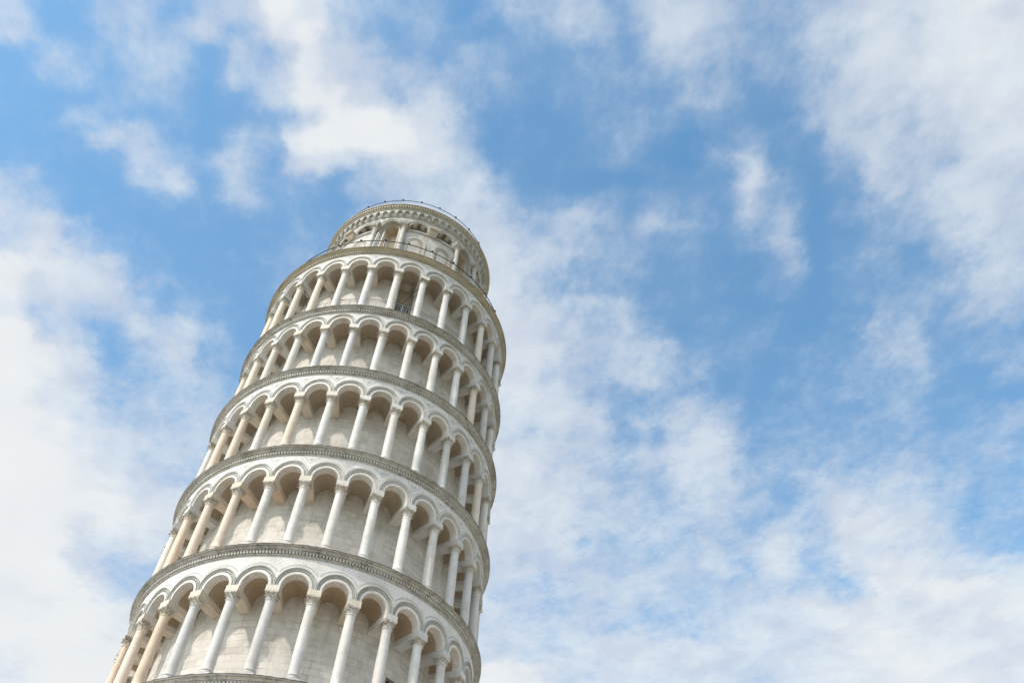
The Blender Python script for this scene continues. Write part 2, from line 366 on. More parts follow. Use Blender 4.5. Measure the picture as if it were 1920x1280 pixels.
# ------------------------------------------------------------------ mesh helpers
class MB:
    def __init__(self):
        self.v, self.f, self.m, self.s, self.uv = [], [], [], [], []

    def add(self, verts, faces, mi=0, smooth=False, uvs=None):
        o = len(self.v)
        self.v.extend(verts)
        for q in faces:
            self.f.append(tuple(o + i for i in q))
            self.m.append(mi)
            self.s.append(smooth)
            self.uv.append([uvs[i] for i in q] if uvs else None)

    def grid(self, rows, mi=0, smooth=True, closed=False, flip=False, uv=None):
        """rows: list of equally long point lists"""
        n = len(rows[0])
        vs = [p for r in rows for p in r]
        us = [p for r in uv for p in r] if uv else None
        fs = []
        for a in range(len(rows) - 1):
            for b in range(n if closed else n - 1):
                c = (b + 1) % n
                q = (a * n + b, a * n + c, (a + 1) * n + c, (a + 1) * n + b)
                fs.append(q[::-1] if flip else q)
        self.add(vs, fs, mi, smooth, us)

    def box(self, c, h, rot=0.0, mi=0):
        cs, sn = math.cos(rot), math.sin(rot)
        vs = []
        for z in (-1, 1):
            for x, y in ((-1, -1), (1, -1), (1, 1), (-1, 1)):
                dx, dy = x * h[0], y * h[1]
                vs.append((c[0] + dx * cs - dy * sn, c[1] + dx * sn + dy * cs, c[2] + z * h[2]))
        self.add(vs, [(3, 2, 1, 0), (4, 5, 6, 7), (0, 1, 5, 4), (1, 2, 6, 5), (2, 3, 7, 6), (3, 0, 4, 7)], mi)

    def sector(self, r0, r1, a0, a1, z0, z1, mi=0, n=1, cx=0.0):
        """a block of a ring between two radii, two angles, two heights"""
        ang = [a0 + (a1 - a0) * i / n for i in range(n + 1)]
        def ring(r, z): return [(cx + r * math.cos(a), r * math.sin(a), z) for a in ang]
        self.grid([ring(r1, z0), ring(r1, z1)], mi, False)
        self.grid([ring(r0, z0), ring(r1, z0)], mi, False)
        self.grid([ring(r1, z1), ring(r0, z1)], mi, False)
        for a in (a0, a1):
            p = [(cx + r * math.cos(a), r * math.sin(a), z) for r, z in ((r0, z0), (r1, z0), (r1, z1), (r0, z1))]
            self.add(p, [(0, 1, 2, 3) if a == a0 else (3, 2, 1, 0)], mi)

    def tube(self, pts, r, mi=0, n=6, closed=False):
        pts = [Vector(p) for p in pts]
        rows = []
        N = len(pts)
        for i, p in enumerate(pts):
            a = pts[(i - 1) % N] if (closed or i > 0) else p
            b = pts[(i + 1) % N] if (closed or i < N - 1) else p
            t = (b - a).normalized()
            u = t.cross(Vector((0, 0, 1)))
            if u.length < 1e-3: u = Vector((1, 0, 0))
            u.normalize()
            w = u.cross(t)
            rows.append([tuple(p + u * (r * math.cos(2 * PI * k / n)) + w * (r * math.sin(2 * PI * k / n))) for k in range(n)])
        if closed: rows.append(rows[0])
        self.grid(rows, mi, True, True)
        if not closed:
            self.add(rows[0], [tuple(range(n))], mi)
            self.add(rows[-1], [tuple(range(n))[::-1]], mi)

    def lathe(self, prof, n=24, mi=0, smooth=True, cx=0.0, a0=0.0, a1=2 * PI):
        rows = []
        full = abs(a1 - a0 - 2 * PI) < 1e-6
        for r, z in prof:
            rows.append([(cx + r * math.cos(a0 + (a1 - a0) * k / n), r * math.sin(a0 + (a1 - a0) * k / n), z) for k in range(n if full else n + 1)])
        self.grid(rows, mi, smooth, full)

    def build(self, name, mats, parent=None, me_name=None):
        me = bpy.data.meshes.new(me_name or name)
        me.from_pydata(self.v, [], self.f)
        for x in mats: me.materials.append(x)
        me.polygons.foreach_set('material_index', self.m)
        me.polygons.foreach_set('use_smooth', self.s)
        if any(u is not None for u in self.uv):
            ul = me.uv_layers.new(name='UVMap')
            flat = []
            for q, u in zip(self.f, self.uv):
                for i in range(len(q)):
                    flat.extend(u[i] if u else (self.v[q[i]][0], self.v[q[i]][2]))
            ul.data.foreach_set('uv', flat)
        me.update()
        return link(name, me, parent)


def link(name, me, parent=None):
    o = bpy.data.objects.new(name, me)
    COL.objects.link(o)
    if parent is not None: o.parent = parent
    return o


def empty(name, parent=None):
    return link(name, None, parent)


def thing(o, label, cat, group=None):
    o['label'] = label
    o['category'] = cat
    if group: o['group'] = group
    return o


def pol(r, a, z, cx=0.0):
    return (cx + r * math.cos(a), r * math.sin(a), z)


# ------------------------------------------------------------------ the tower
tower = empty('leaning_tower')
tower.matrix_world = TOWER
tower.empty_display_size = 2
thing(tower, 'white marble leaning bell tower of stacked round arcaded galleries against a cloudy blue sky', 'tower')

NECK = [14.80, 20.2816, 25.8428, 31.2809, 36.6829, 42.2783]     # underside of the capitals in each gallery
RC = [7.28, 7.280, 7.295, 7.292, 7.195, 7.187]                  # radius of each ring of columns
PH0 = R(-164.19)
PHASE = [PH0, R(-163.95), R(-164.25), R(-164.25), R(-164.10), R(-164.45)]
LIP = [11.45, 17.03, 22.64, 28.06, 33.52, 38.70, 44.46]         # top edge of each cornice
RL = [7.74, 7.73, 7.74, 7.75, 7.72, 7.62, 7.64]
RW = 6.05                                                       # inner wall of the galleries
ST = R(12)
IMP0, IMP1 = 0.33, 0.58                                         # impost block above the neck
AR = 0.53
ZA = 0.65
AO = 0.778
ZO = 0.70
FR = 2.0
HALF = R(6)


def arch_curve(t, rref, n=18):
    """points (angle from the bay's middle, height above the neck); t = 0 opening, 1 outer edge of the moulding"""
    r = AR + (AO - AR) * t
    zc = ZA + (ZO - ZA) * t
    pts = [(-r, IMP1)]
    for i in range(n + 1):
        q = PI - PI * i / n
        pts.append((r * math.cos(q), zc + r * math.sin(q)))
    pts.append((r, IMP1))
    k = HALF / AO
    return [(x * k, z) for x, z in pts]


def arch_mesh(lv):
    """one arch: flat inner band, groove, projecting outer moulding, all round the opening"""
    rf = RC[lv] + 0.155
    prof = [(0.0, rf - 0.35), (0.0, rf + .005), (.03, rf + .02), (.42, rf + .02), (.44, rf - .04), (.49, rf - .04), (.51, rf + .045), (.58, rf + .055), (.62, rf + .03),
            (.68, rf + .008), (.78, rf + .012), (.85, rf + .05), (.88, rf + .075), (.96, rf + .08), (1.0, rf + .06), (1.0, rf - .02)]
    mb = MB()
    rows = []
    for t, r in prof:
        rows.append([pol(r, a, z) for a, z in arch_curve(t, rf)])
    for i in range(len(rows) - 1):
        mb.grid([rows[i], rows[i + 1]], 1 if i >= 3 else 0, False, flip=True)
    return mb


def arcade(lv, parent):
    """spandrels and frieze above the arches, the whole ring"""
    rf, n, lip = RC[lv] + 0.155, NECK[lv], LIP[lv + 1]
    zt = lip - 0.30
    mb = MB()
    for k in range(30):
        am = PHASE[lv] + ST * k + HALF
        cur = [p for p in arch_curve(1.0, rf)[1:-1]]
        lo = [pol(rf, am - a, n + z) for a, z in cur]
        zz = [n + FR - 0.06] * len(cur)
        up = [pol(rf, am - a, n + FR - .1) for a, z in cur]
        tp = [pol(rf, am - a, zt) for a, z in cur]
        def U(z_): return [(-(am - a) * rf, z_) for a, _ in cur]
        mb.grid([lo, up, tp], 0, False, uv=[[(-(am - a) * rf, n + z) for a, z in cur], U(n + FR - .1), U(zt)])
    o = mb.build('arcade', [M['facing']], parent)
    return o


def inlay(lv, parent):
    """thin bands and lozenges of grey marble set in the spandrels"""
    rf, n = RC[lv] + 0.155, NECK[lv]
    mb = MB()
    t0, t1 = (1.20, 1.30) if lv != 1 else (1.42, 1.56)
    for k in range(30):
        am = PHASE[lv] + ST * k + HALF
        c0 = [p for p in arch_curve(t0, rf, 26) if abs(p[0]) < HALF * 0.985 and p[1] > ZO + .1]
        c1 = [p for p in arch_curve(t1, rf, 26) if abs(p[0]) < HALF * 0.985 and p[1] > ZO + .1]
        m = min(len(c0), len(c1))
        if m > 2:
            c0 = c0[(len(c0) - m) // 2:][:m]
            c1 = c1[(len(c1) - m) // 2:][:m]
            mb.grid([[pol(rf + .004, am - a, n + z) for a, z in c0], [pol(rf + .004, am - a, n + z) for a, z in c1]], 0, False)
        if lv != 1:
            a = am + HALF
            tri = [(-R(2.9), n + 1.74), (R(2.9), n + 1.74), (0.0, n + 1.33)]
            cx_, cz_ = 0.0, n + 1.60
            for k0, k1 in ((1.0, .80), (.45, .0)):
                o_ = [pol(rf + .004, a + x * k0, cz_ + (z - cz_) * k0) for x, z in tri]
                i_ = [pol(rf + .004, a + x * k1, cz_ + (z - cz_) * k1) for x, z in tri]
                mb.grid([o_, i_], 0, False, True)
    zf = n + (1.86 if lv != 1 else 1.93)
    mb.grid([[pol(rf + .004, 2 * PI * i / 240, zf) for i in range(240)], [pol(rf + .004, 2 * PI * i / 240, zf + .028) for i in range(240)]], 0, True, True)
    return mb.build('inlay', [M['inlay']], parent)


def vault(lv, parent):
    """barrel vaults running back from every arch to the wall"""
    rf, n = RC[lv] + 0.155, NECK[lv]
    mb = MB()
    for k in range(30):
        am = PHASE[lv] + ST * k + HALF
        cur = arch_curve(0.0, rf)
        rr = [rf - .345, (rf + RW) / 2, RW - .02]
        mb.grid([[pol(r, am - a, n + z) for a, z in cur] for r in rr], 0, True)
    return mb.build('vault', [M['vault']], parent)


def wall(lv, parent, openings=()):
    """round wall behind the columns, with real door openings cut in it"""
    z0, z1 = LIP[lv] - .02, NECK[lv] + 1.7
    mb = MB()
    edges = sorted(set([2 * PI * i / 180 - PI for i in range(181)] + [a for o in openings for a in o[:2]]))
    zs = sorted(set([z0, z1] + [z for o in openings for z in o[2:4]]))
    for a0, a1 in zip(edges[:-1], edges[1:]):
        if a1 - a0 < 1e-6: continue
        for q0, q1 in zip(zs[:-1], zs[1:]):
            c, z = (a0 + a1) / 2, (q0 + q1) / 2
            if any(o[0] < c < o[1] and o[2] < z < o[3] for o in openings): continue
            mb.add([pol(RW, a0, q0), pol(RW, a1, q0), pol(RW, a1, q1), pol(RW, a0, q1)], [(0, 1, 2, 3)], 0, True,
                   [(a0 * RW, q0), (a1 * RW, q0), (a1 * RW, q1), (a0 * RW, q1)])
    for a0, a1, q0, q1 in openings:
        d = 0.6
        for a, fl in ((a0, 0), (a1, 1)):
            p = [pol(RW, a, q0), pol(RW - d, a, q0), pol(RW - d, a, q1), pol(RW, a, q1)]
            mb.add(p, [(0, 1, 2, 3)[::-1] if fl else (0, 1, 2, 3)], 0, False, [(0, q0), (d, q0), (d, q1), (0, q1)])
        N = 6
        A = [a0 + (a1 - a0) * i / N for i in range(N + 1)]
        mb.grid([[pol(RW, a, q1) for a in A], [pol(RW - d, a, q1) for a in A]], 0, False)
    return mb.build('gallery_wall', [M['wall']], parent)


def door(lv, a0, a1, z0, z1, parent):
    mb = MB()
    r = RW - 0.28
    mb.sector(r - .08, r, a0 + .003, a1 - .003, z0, z1, 0, 6)
    for i in range(1, 4):
        a = a0 + (a1 - a0) * i / 4
        mb.sector(r, r + .025, a - .004, a + .004, z0, z1 - .05, 0)
    o = mb.build('door', [M['door'] if lv != 5 else M['grey_door']], parent)
    f = MB()
    f.sector(r + .002, r + .10, a0 + .001, a0 + .016, z0, z1 - .002, 0)
    f.sector(r + .002, r + .10, a1 - .016, a1 - .001, z0, z1 - .002, 0)
    f.sector(r + .002, r + .10, a0 + .017, a1 - .017, z1 - .09, z1 - .003, 0, 5)
    f.build('door_frame', [M['door'] if lv != 5 else M['grey_door']], o)
    return o


def cornice(lv, parent, mat, dent=360):
    """moulded ring between two galleries: bed mould, row of dentils, cyma, fillet and the floor on top"""
    lip, rl = LIP[lv], RL[lv]
    rf = RC[max(lv - 1, 0)] + 0.155
    mb = MB()
    p2 = [(rf - .02, lip - .42), (rf - .02, lip - .38), (rf + .03, lip - .375), (rf + .055, lip - .345), (rf + .055, lip - .32), (rf + .02, lip - .318), (rf + .02, lip - .20), (rf + .135, lip - .198),
          (rf + .135, lip - .172), (rf + .105, lip - .170), (rf + .105, lip - .152), (rf + .15, lip - .150), (rf + .165, lip - .115), (rf + .195, lip - .09), (rf + .225, lip - .085), (rf + .225, lip - .066),
          (rf + .205, lip - .064), (rf + .205, lip - .054), (rl - .012, lip - .052), (rl - .006, lip - .03)]
    p2 = [(min(r, rl - .006), z) for r, z in p2]
    for i in range(len(p2) - 1):
        mb.lathe([p2[i], p2[i + 1]], 240, 0, True)
    for k in range(dent):
        a = 2 * PI * k / dent
        w = PI / dent * 0.60
        mb.sector(rf + .02, rf + .115, a - w, a + w, lip - .308, lip - .202, 1)
    # cracked joints between the cornice blocks are left to the material; the top edge is rough with flashing
    rnd = random.Random(lv)
    rows = [[], [], [], []]
    N = 300
    for k in range(N):
        a = 2 * PI * k / N
        j = rnd.uniform(-.012, .014)
        rows[0].append(pol(rl - .005, a, lip - .03))
        rows[1].append(pol(rl + .004 + abs(j) * .3, a, lip - .026))
        rows[2].append(pol(rl + .004, a, lip + j))
        rows[3].append(pol(rl - .05, a, lip + .012))
    mb.grid(rows[:2], 2, False, True)
    mb.grid(rows[1:3], 2, False, True)
    mb.grid(rows[2:], 2, False, True)
    mb.lathe([(rl - .05, lip + .012), (RW - .03, lip + .02)], 120, 0, True)
    return mb.build('cornice', [mat, M['old'], M['lead']], parent)


def shaft_mesh(length, mat, mat2=None, cut=None):
    """column: plinth, two tori, tapering shaft and necking ring; z = 0 at the neck"""
    L = length
    mb = MB()
    mb.box((0, 0, -L + .075), (.27, .27, .075))
    prof = [(.262, -L + .15), (.275, -L + .18), (.27, -L + .215), (.235, -L + .235), (.215, -L + .265), (.222, -L + .285), (.245, -L + .305), (.24, -L + .34), (.212, -L + .36)]
    for i in range(13):
        t = i / 12
        z = -L + .37 + (L - .37 - .07) * t
        r = .205 - .026 * t + .006 * math.sin(PI * t)
        prof.append((r, z))
    prof += [(.182, -.05), (.203, -.042), (.21, -.02), (.203, .0), (.185, .004)]
    if cut is None:
        mb.lathe(prof, 22, 0)
    else:
        i = min(range(len(prof)), key=lambda q: abs(prof[q][1] - cut))
        mb.lathe(prof[:i + 1], 22, 0)
        mb.lathe([(prof[i][0], prof[i][1])] + prof[i + 1:], 22, 1)
    me = mb.build('column', [mat] + ([mat2] if mat2 else []))
    d = me.data
    bpy.data.objects.remove(me)
    return d


def capital_mesh(seed, mat, s=1.0):
    """corinthian capital: bell, two rows of curling leaves, corner volutes and a hollow-sided abacus"""
    rnd = random.Random(seed)
    mb = MB()
    H = IMP0
    bell = [(.183, .004), (.185, .05), (.19, .12), (.20, .18), (.225, .235), (.245, .26)]
    mb.lathe([(r * .90, z) for r, z in bell], 20, 0)
    def leaf(a, z0, h, w, out, curl):
        rows = []
        n = 6
        for i in range(n + 1):
            t = i / n
            z = z0 + h * (t if t < .8 else .8 + (t - .8) * -.6)
            r = .192 + out * t ** 2.2 + (curl * max(0, t - .6))
            ww = w * (0.8 + .45 * math.sin(PI * min(1, t * .9))) * (1 - .55 * max(0, t - .7) / .3)
            row = []
            for j in range(5):
                s_ = (j - 2) / 2
                rr = r - .020 * s_ * s_ + (.008 if j == 2 else 0)
                an = a + s_ * ww / r
                row.append((rr * math.cos(an), rr * math.sin(an), z))
            rows.append(row)
        mb.grid(rows, 0, True)
        inner = [[(x * .90, y * .90, z - .008) for x, y, z in r] for r in rows]
        mb.grid(inner, 0, True, flip=True)
    for k in range(8):
        leaf(2 * PI * k / 8 + rnd.uniform(-.10, .10), .01, .135 + rnd.uniform(-.025, .02), .060, .060 + rnd.uniform(-.01, .02), .12)
    for k in range(8):
        leaf(2 * PI * (k + .5) / 8 + rnd.uniform(-.10, .10), .06, .185 + rnd.uniform(-.03, .02), .056, .065 + rnd.uniform(-.01, .02), .15)
    for k in range(4):                       # volutes
        a = PI / 4 + k * PI / 2
        c, s_ = math.cos(a), math.sin(a)
        pts = []
        for i in range(10):
            t = i / 9
            q = t * 3.6
            rr = .042 * (1 - .6 * t)
            pts.append((.295 - rr * math.cos(q) - .02, .222 + rr * math.sin(q) - .01))
        pts = [(.21, .13), (.235, .19)] + pts
        mb.tube([(r * c, r * s_, z) for r, z in pts], .022, 0, 6)
    for k in range(4):                       # rosette on each side
        a = k * PI / 2
        mb.box((.235 * math.cos(a), .235 * math.sin(a), .262), (.03, .035, .028), a)
    ring0, ring1, ring2 = [], [], []
    for k in range(4):
        a = k * PI / 2
        for s_ in (-1, -.72, -.4, 0, .4, .72):
            x = .262 - .035 * (1 - s_ * s_)
            y = s_ * .262
            X, Y = x * math.cos(a) - y * math.sin(a), x * math.sin(a) + y * math.cos(a)
            ring0.append((X * .92, Y * .92, .262))
            ring1.append((X, Y, .290))
            ring2.append((X * 1.02, Y * 1.02, H - .003))
    mb.grid([ring0, ring1, ring2], 0, False, True)
    mb.add(ring0, [tuple(range(len(ring0)))[::-1]])
    mb.add(ring2, [tuple(range(len(ring2)))])
    me = mb.build('capital', [mat])
    d = me.data
    bpy.data.objects.remove(me)
    return d


def impost_mesh(lv, mat):
    """long block from the capital back to the wall; local x points outward from the column's axis"""
    rc = RC[lv]
    rf = rc + .155
    hw = HALF - AR * HALF / AO
    mb = MB()
    rs = [rf + .075, rf + .06, (rf + RW) / 2, RW - .03]
    for i, r in enumerate(rs):
        pass
    def cs(r, zb, k=1.0):
        a = hw * k
        return [(r * math.cos(a) - rc, -r * math.sin(a), zb), (r * math.cos(a) - rc, r * math.sin(a), zb),
                (r * math.cos(a) - rc, r * math.sin(a), IMP1 - .002), (r * math.cos(a) - rc, -r * math.sin(a), IMP1 - .002)]
    secs = [cs(rf + .085, IMP0 + .012, 1.03), cs(rf + .075, IMP0, 1.04), cs((rf + RW) / 2, IMP0, 1.02), cs(RW - .03, IMP0, 1.0)]
    mb.grid([s for s in secs], 0, False, True, flip=True)
    mb.add(secs[0], [(0, 1, 2, 3)])
    me = mb.build('impost_block', [mat])
    d = me.data
    bpy.data.objects.remove(me)
    return d


CAPS = [capital_mesh(s, M['capital']) for s in range(6)]
# which columns are of peach or cream stone, counted from the left rim of the picture
KIND = {1: {-2: 'peach', -1: 'peach', 0: 'peach', 1: 'peach', 2: 'peach', 3: 'pale', 4: 'pale', 5: 'pale', 9: 'pale', 10: 'pale'},
        2: {-2: 'peach', -1: 'cream', 0: 'cream', 1: 'peach', 2: 'peach', 3: 'peach', 4: 'white', 10: 'pale', 11: 'pale', 12: 'pale'},
        3: {-2: 'cream', -1: 'cream', 0: 'pale', 1: 'peach', 2: 'peach', 3: 'split', 4: 'cream', 9: 'pale', 10: 'pale', 11: 'cream'},
        4: {-2: 'cream', -1: 'pale', 0: 'cream', 1: 'cream', 2: 'cream', 3: 'white', 4: 'pale', 5: 'pale', 10: 'cream', 11: 'pale'},
        5: {-2: 'cream', -1: 'cream', 0: 'cream', 1: 'cream', 2: 'cream', 3: 'cream', 8: 'pale', 9: 'pale', 10: 'cream', 11: 'pale'}}
BEAM = {1: {-1: 'cream', 0: 'cream', 1: 'cream', 2: 'cream', 3: 'cream', 4: 'cream', 5: 'cream', 6: 'cream', 7: 'cream'},
        2: {0: 'white', 1: 'pale', 2: 'cream', 3: 'peach', 4: 'peach', 5: 'cream'},
        3: {2: 'cream', 3: 'cream', 4: 'cream', 5: 'cream'}, 4: {3: 'cream', 4: 'cream'}, 5: {3: 'cream', 4: 'cream', 5: 'cream'}}
FRONT = range(-2, 15)

for lv in range(0, 6):
    cornice(lv, tower, M['cornice'])
    ops = []
    if lv == 1: ops = [(R(-58.6), R(-49.2), LIP[1] + .02, 19.33), (R(60), R(70), LIP[1] + .02, 19.3)]
    if lv == 5: ops = [(R(-90.6), R(-81.6), LIP[5] + .02, 43.2)]
    if lv == 3: ops = [(R(20), R(30), LIP[3] + .02, LIP[3] + 2.3)]
    wall(lv, tower, ops)
    for o in ops:
        zt = 41.72 if lv == 5 else o[3]
        door(lv, o[0], o[1], o[2], zt, tower)
        if lv == 5:
            ov = MB()
            ov.sector(RW - .5, RW - .33, o[0] + .002, o[1] - .002, zt + .003, o[3] - .003, 0, 6)
            ov.build('overdoor_panel', [M['vault']], tower)
    arcade(lv, tower)
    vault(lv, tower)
    if lv: inlay(lv, tower)
    am = arch_mesh(lv)
    proto = am.build('arch', [M['white'], M['band_dark'] if lv < 2 else M['band']])
    ad = proto.data
    bpy.data.objects.remove(proto)
    rest = MB()
    shafts, beams = {}, {}
    L = NECK[lv] - LIP[lv] - .02
    for k in range(-8, 22):
        a = PHASE[lv] + ST * k
        visible = lv > 0 and k in FRONT
        if visible:
            o = link('arch', ad, tower)
            o.location = (0, 0, NECK[lv])
            o.rotation_euler = (0, 0, a + HALF)
            kd = KIND.get(lv, {}).get(k, 'patched' if (k * 7 + lv * 3) % 5 == 0 else 'white')
            if kd not in shafts:
                if kd == 'split': shafts[kd] = shaft_mesh(L, M['white'], M['cream'], -1.35)
                elif kd == 'patched': shafts[kd] = shaft_mesh(L, M['pale'], M['white'], -2.0)
                else: shafts[kd] = shaft_mesh(L, M[kd])
            bd = BEAM.get(lv, {}).get(k, 'pale' if k > 8 else 'white')
            if bd not in beams: beams[bd] = impost_mesh(lv, M[bd])
            c = link('column', shafts[kd], tower)
            c.location = pol(RC[lv], a, NECK[lv])
            c.rotation_euler = (0, 0, a)
            link('capital', CAPS[(k * 5 + lv * 2) % 6], c)
            link('impost_block', beams[bd], c)
        else:
            Mx = Matrix.Rotation(a + HALF, 4, 'Z')
            rest.add([tuple(Mx @ Vector(v) + Vector((0, 0, NECK[lv]))) for v in am.v], am.f, 0)
            if 'white' not in shafts: shafts['white'] = shaft_mesh(L, M['white'])
            if 'pale' not in beams: beams['pale'] = impost_mesh(lv, M['pale'])
            Mt = Matrix.Translation(pol(RC[lv], a, NECK[lv])) @ Matrix.Rotation(a, 4, 'Z')
            for d, mi in ((shafts['white'], 0), (beams['pale'], 0), (CAPS[0], 1)):
                if lv == 0 and mi == 1: continue
                rest.add([tuple(Mt @ v.co) for v in d.vertices], [tuple(p.vertices) for p in d.polygons], mi, True)
    ro = rest.build('rear_colonnade' if lv else 'lower_colonnade', [M['white'], M['capital']], tower)
    ro['kind'] = 'stuff'
    # narrow stone ledge inside each gallery at the springing of the vault
cornice(6, tower, M['cornice_gold'])

# ground storey: tall drum with blind arches on half columns
mb = MB()
N = 120
z0, z1 = ZB - 0.4, LIP[0] - .3
mb.grid([[pol(7.28, 2 * PI * k / N, z) for k in range(N + 1)] for z in (z0, z1)], 0, True,
        uv=[[(7.28 * 2 * PI * k / N, z) for k in range(N + 1)] for z in (z0, z1)])
base = mb.build('ground_storey', [M['facing']], tower)
mb = MB()
for k in range(15):
    a = PH0 + R(24) * k
    p = pol(7.36, a, 0)
    pr = [(.46, ZB - .3), (.46, ZB + .5), (.36, ZB + .62), (.34, ZB + .8), (.31, 7.6), (.36, 7.65), (.47, 8.2), (.47, 8.5)]
    b2 = MB()
    b2.lathe(pr, 16)
    mb.add([(x + p[0], y + p[1], z) for x, y, z in b2.v], b2.f, 0, True)
    am_ = a + R(12)
    outer = [(1.52 * math.cos(PI - PI * i / 20) / 7.36, 8.5 + 1.52 * math.sin(PI * i / 20)) for i in range(21)]
    inner = [(1.15 * math.cos(PI - PI * i / 20) / 7.36, 8.5 + 1.15 * math.sin(PI * i / 20)) for i in range(21)]
    rows = [[pol(r, am_ - x, z) for x, z in c] for r, c in ((7.27, inner), (7.42, inner), (7.46, outer), (7.27, outer))]
    mb.grid(rows, 0, False)
mb.build('blind_arcade', [M['white']], tower)

# ------------------------------------------------------------------ railing of the top gallery
def rail_ring(name, r, z0, z1, a0, step, n, mats, parent, cx=0.0, wires=(), knob=0.0, pickets=0, lean=0.0, post_r=.022, top_r=.024, brk=False):
    mb = MB()
    a_end = a0 + step * n
    full = abs(step * n - 2 * PI) < 1e-4
    K = n * 5
    mb.tube([pol(r, a0 + (a_end - a0) * i / K, z1, cx) for i in range(K if full else K + 1)], top_r, 0, 6, full)
    o = mb.build(name, [mats[0]], parent)
    w = MB()
    for z, wr in wires:
        w.tube([pol(r, a0 + (a_end - a0) * i / K, z, cx) for i in range(K if full else K + 1)], wr, 0, 5, full)
    if pickets:
        for i in range(n * pickets):
            a = a0 + step * (i + .5) / pickets
            w.tube([pol(r, a, z0, cx), pol(r, a, z1 - .16, cx)], .010, 0, 5)
    if wires or pickets: w.build('rail_bars', [mats[1]], o)
    pm = MB()
    pm.tube([(0, 0, 0), (lean, 0, z1 - z0)], post_r, 0, 6)
    if brk: pm.box((0, 0, .10), (.05, .045, .10))
    pd = pm.build('post', [mats[1]])
    dd = pd.data
    bpy.data.objects.remove(pd)
    kd = None
    if knob:
        km = MB()
        km.lathe([(0.001, -.06), (knob * .6, -.05), (knob, .0), (knob * .9, knob * .7), (knob * .5, knob * 1.2), (.001, knob * 1.3)], 10)
        q = km.build('lamp', [M['glass_lamp']])
        kd = q.data
        bpy.data.objects.remove(q)
    for i in range(n if full else n + 1):
        a = a0 + step * i
        if not (R(-215) < a < R(35)): continue
        p = link('post', dd, o)
        p.location = pol(r, a, z0, cx)
        p.rotation_euler = (0, 0, a)
        if kd:
            g = link('lamp', kd, o)
            g.location = pol(r + lean, a, z1 + .05, cx)
    return o


rail_ring('gallery_railing', 6.93, LIP[5] + .02, 40.18, R(-171.0), ST, 14, [M['steel'], M['steel']], tower,
          wires=((40.02, .013), (LIP[5] + .14, .013)), pickets=9, post_r=.03, top_r=.026)

# iron braces of the top gallery
for k, side in ((2, 1), (2, .25), (7, -1), (7, .2), (11, .6)):
    a = PHASE[5] + ST * k
    z = NECK[5]
    b = a + side * ST * .75
    mb = MB()
    mb.tube([pol(RC[5] - .25, a, z + .32), pol(6.2, b, z - 1.65)], .022, 0, 6)
    mb.build('brace', [M['iron']], tower)

# ------------------------------------------------------------------ bell chamber
BX = 0.2
RB = 5.30
BZ0 = LIP[6] + .015
bell = empty('bell_chamber', tower)
SB = R(20)
OPEN = [-110, -50, 10, 70, 130, -170]
SPR, BAR, BAO = 50.80, 0.62, 0.84
CRN = 52.0


def bcurve(r, zc, low, n=20):
    pts = [(-r, low)]
    for i in range(n + 1):
        q = PI - PI * i / n
        pts.append((r * math.cos(q), zc + r * math.sin(q)))
    pts.append((r, low))
    return [(x / RB, z) for x, z in pts]


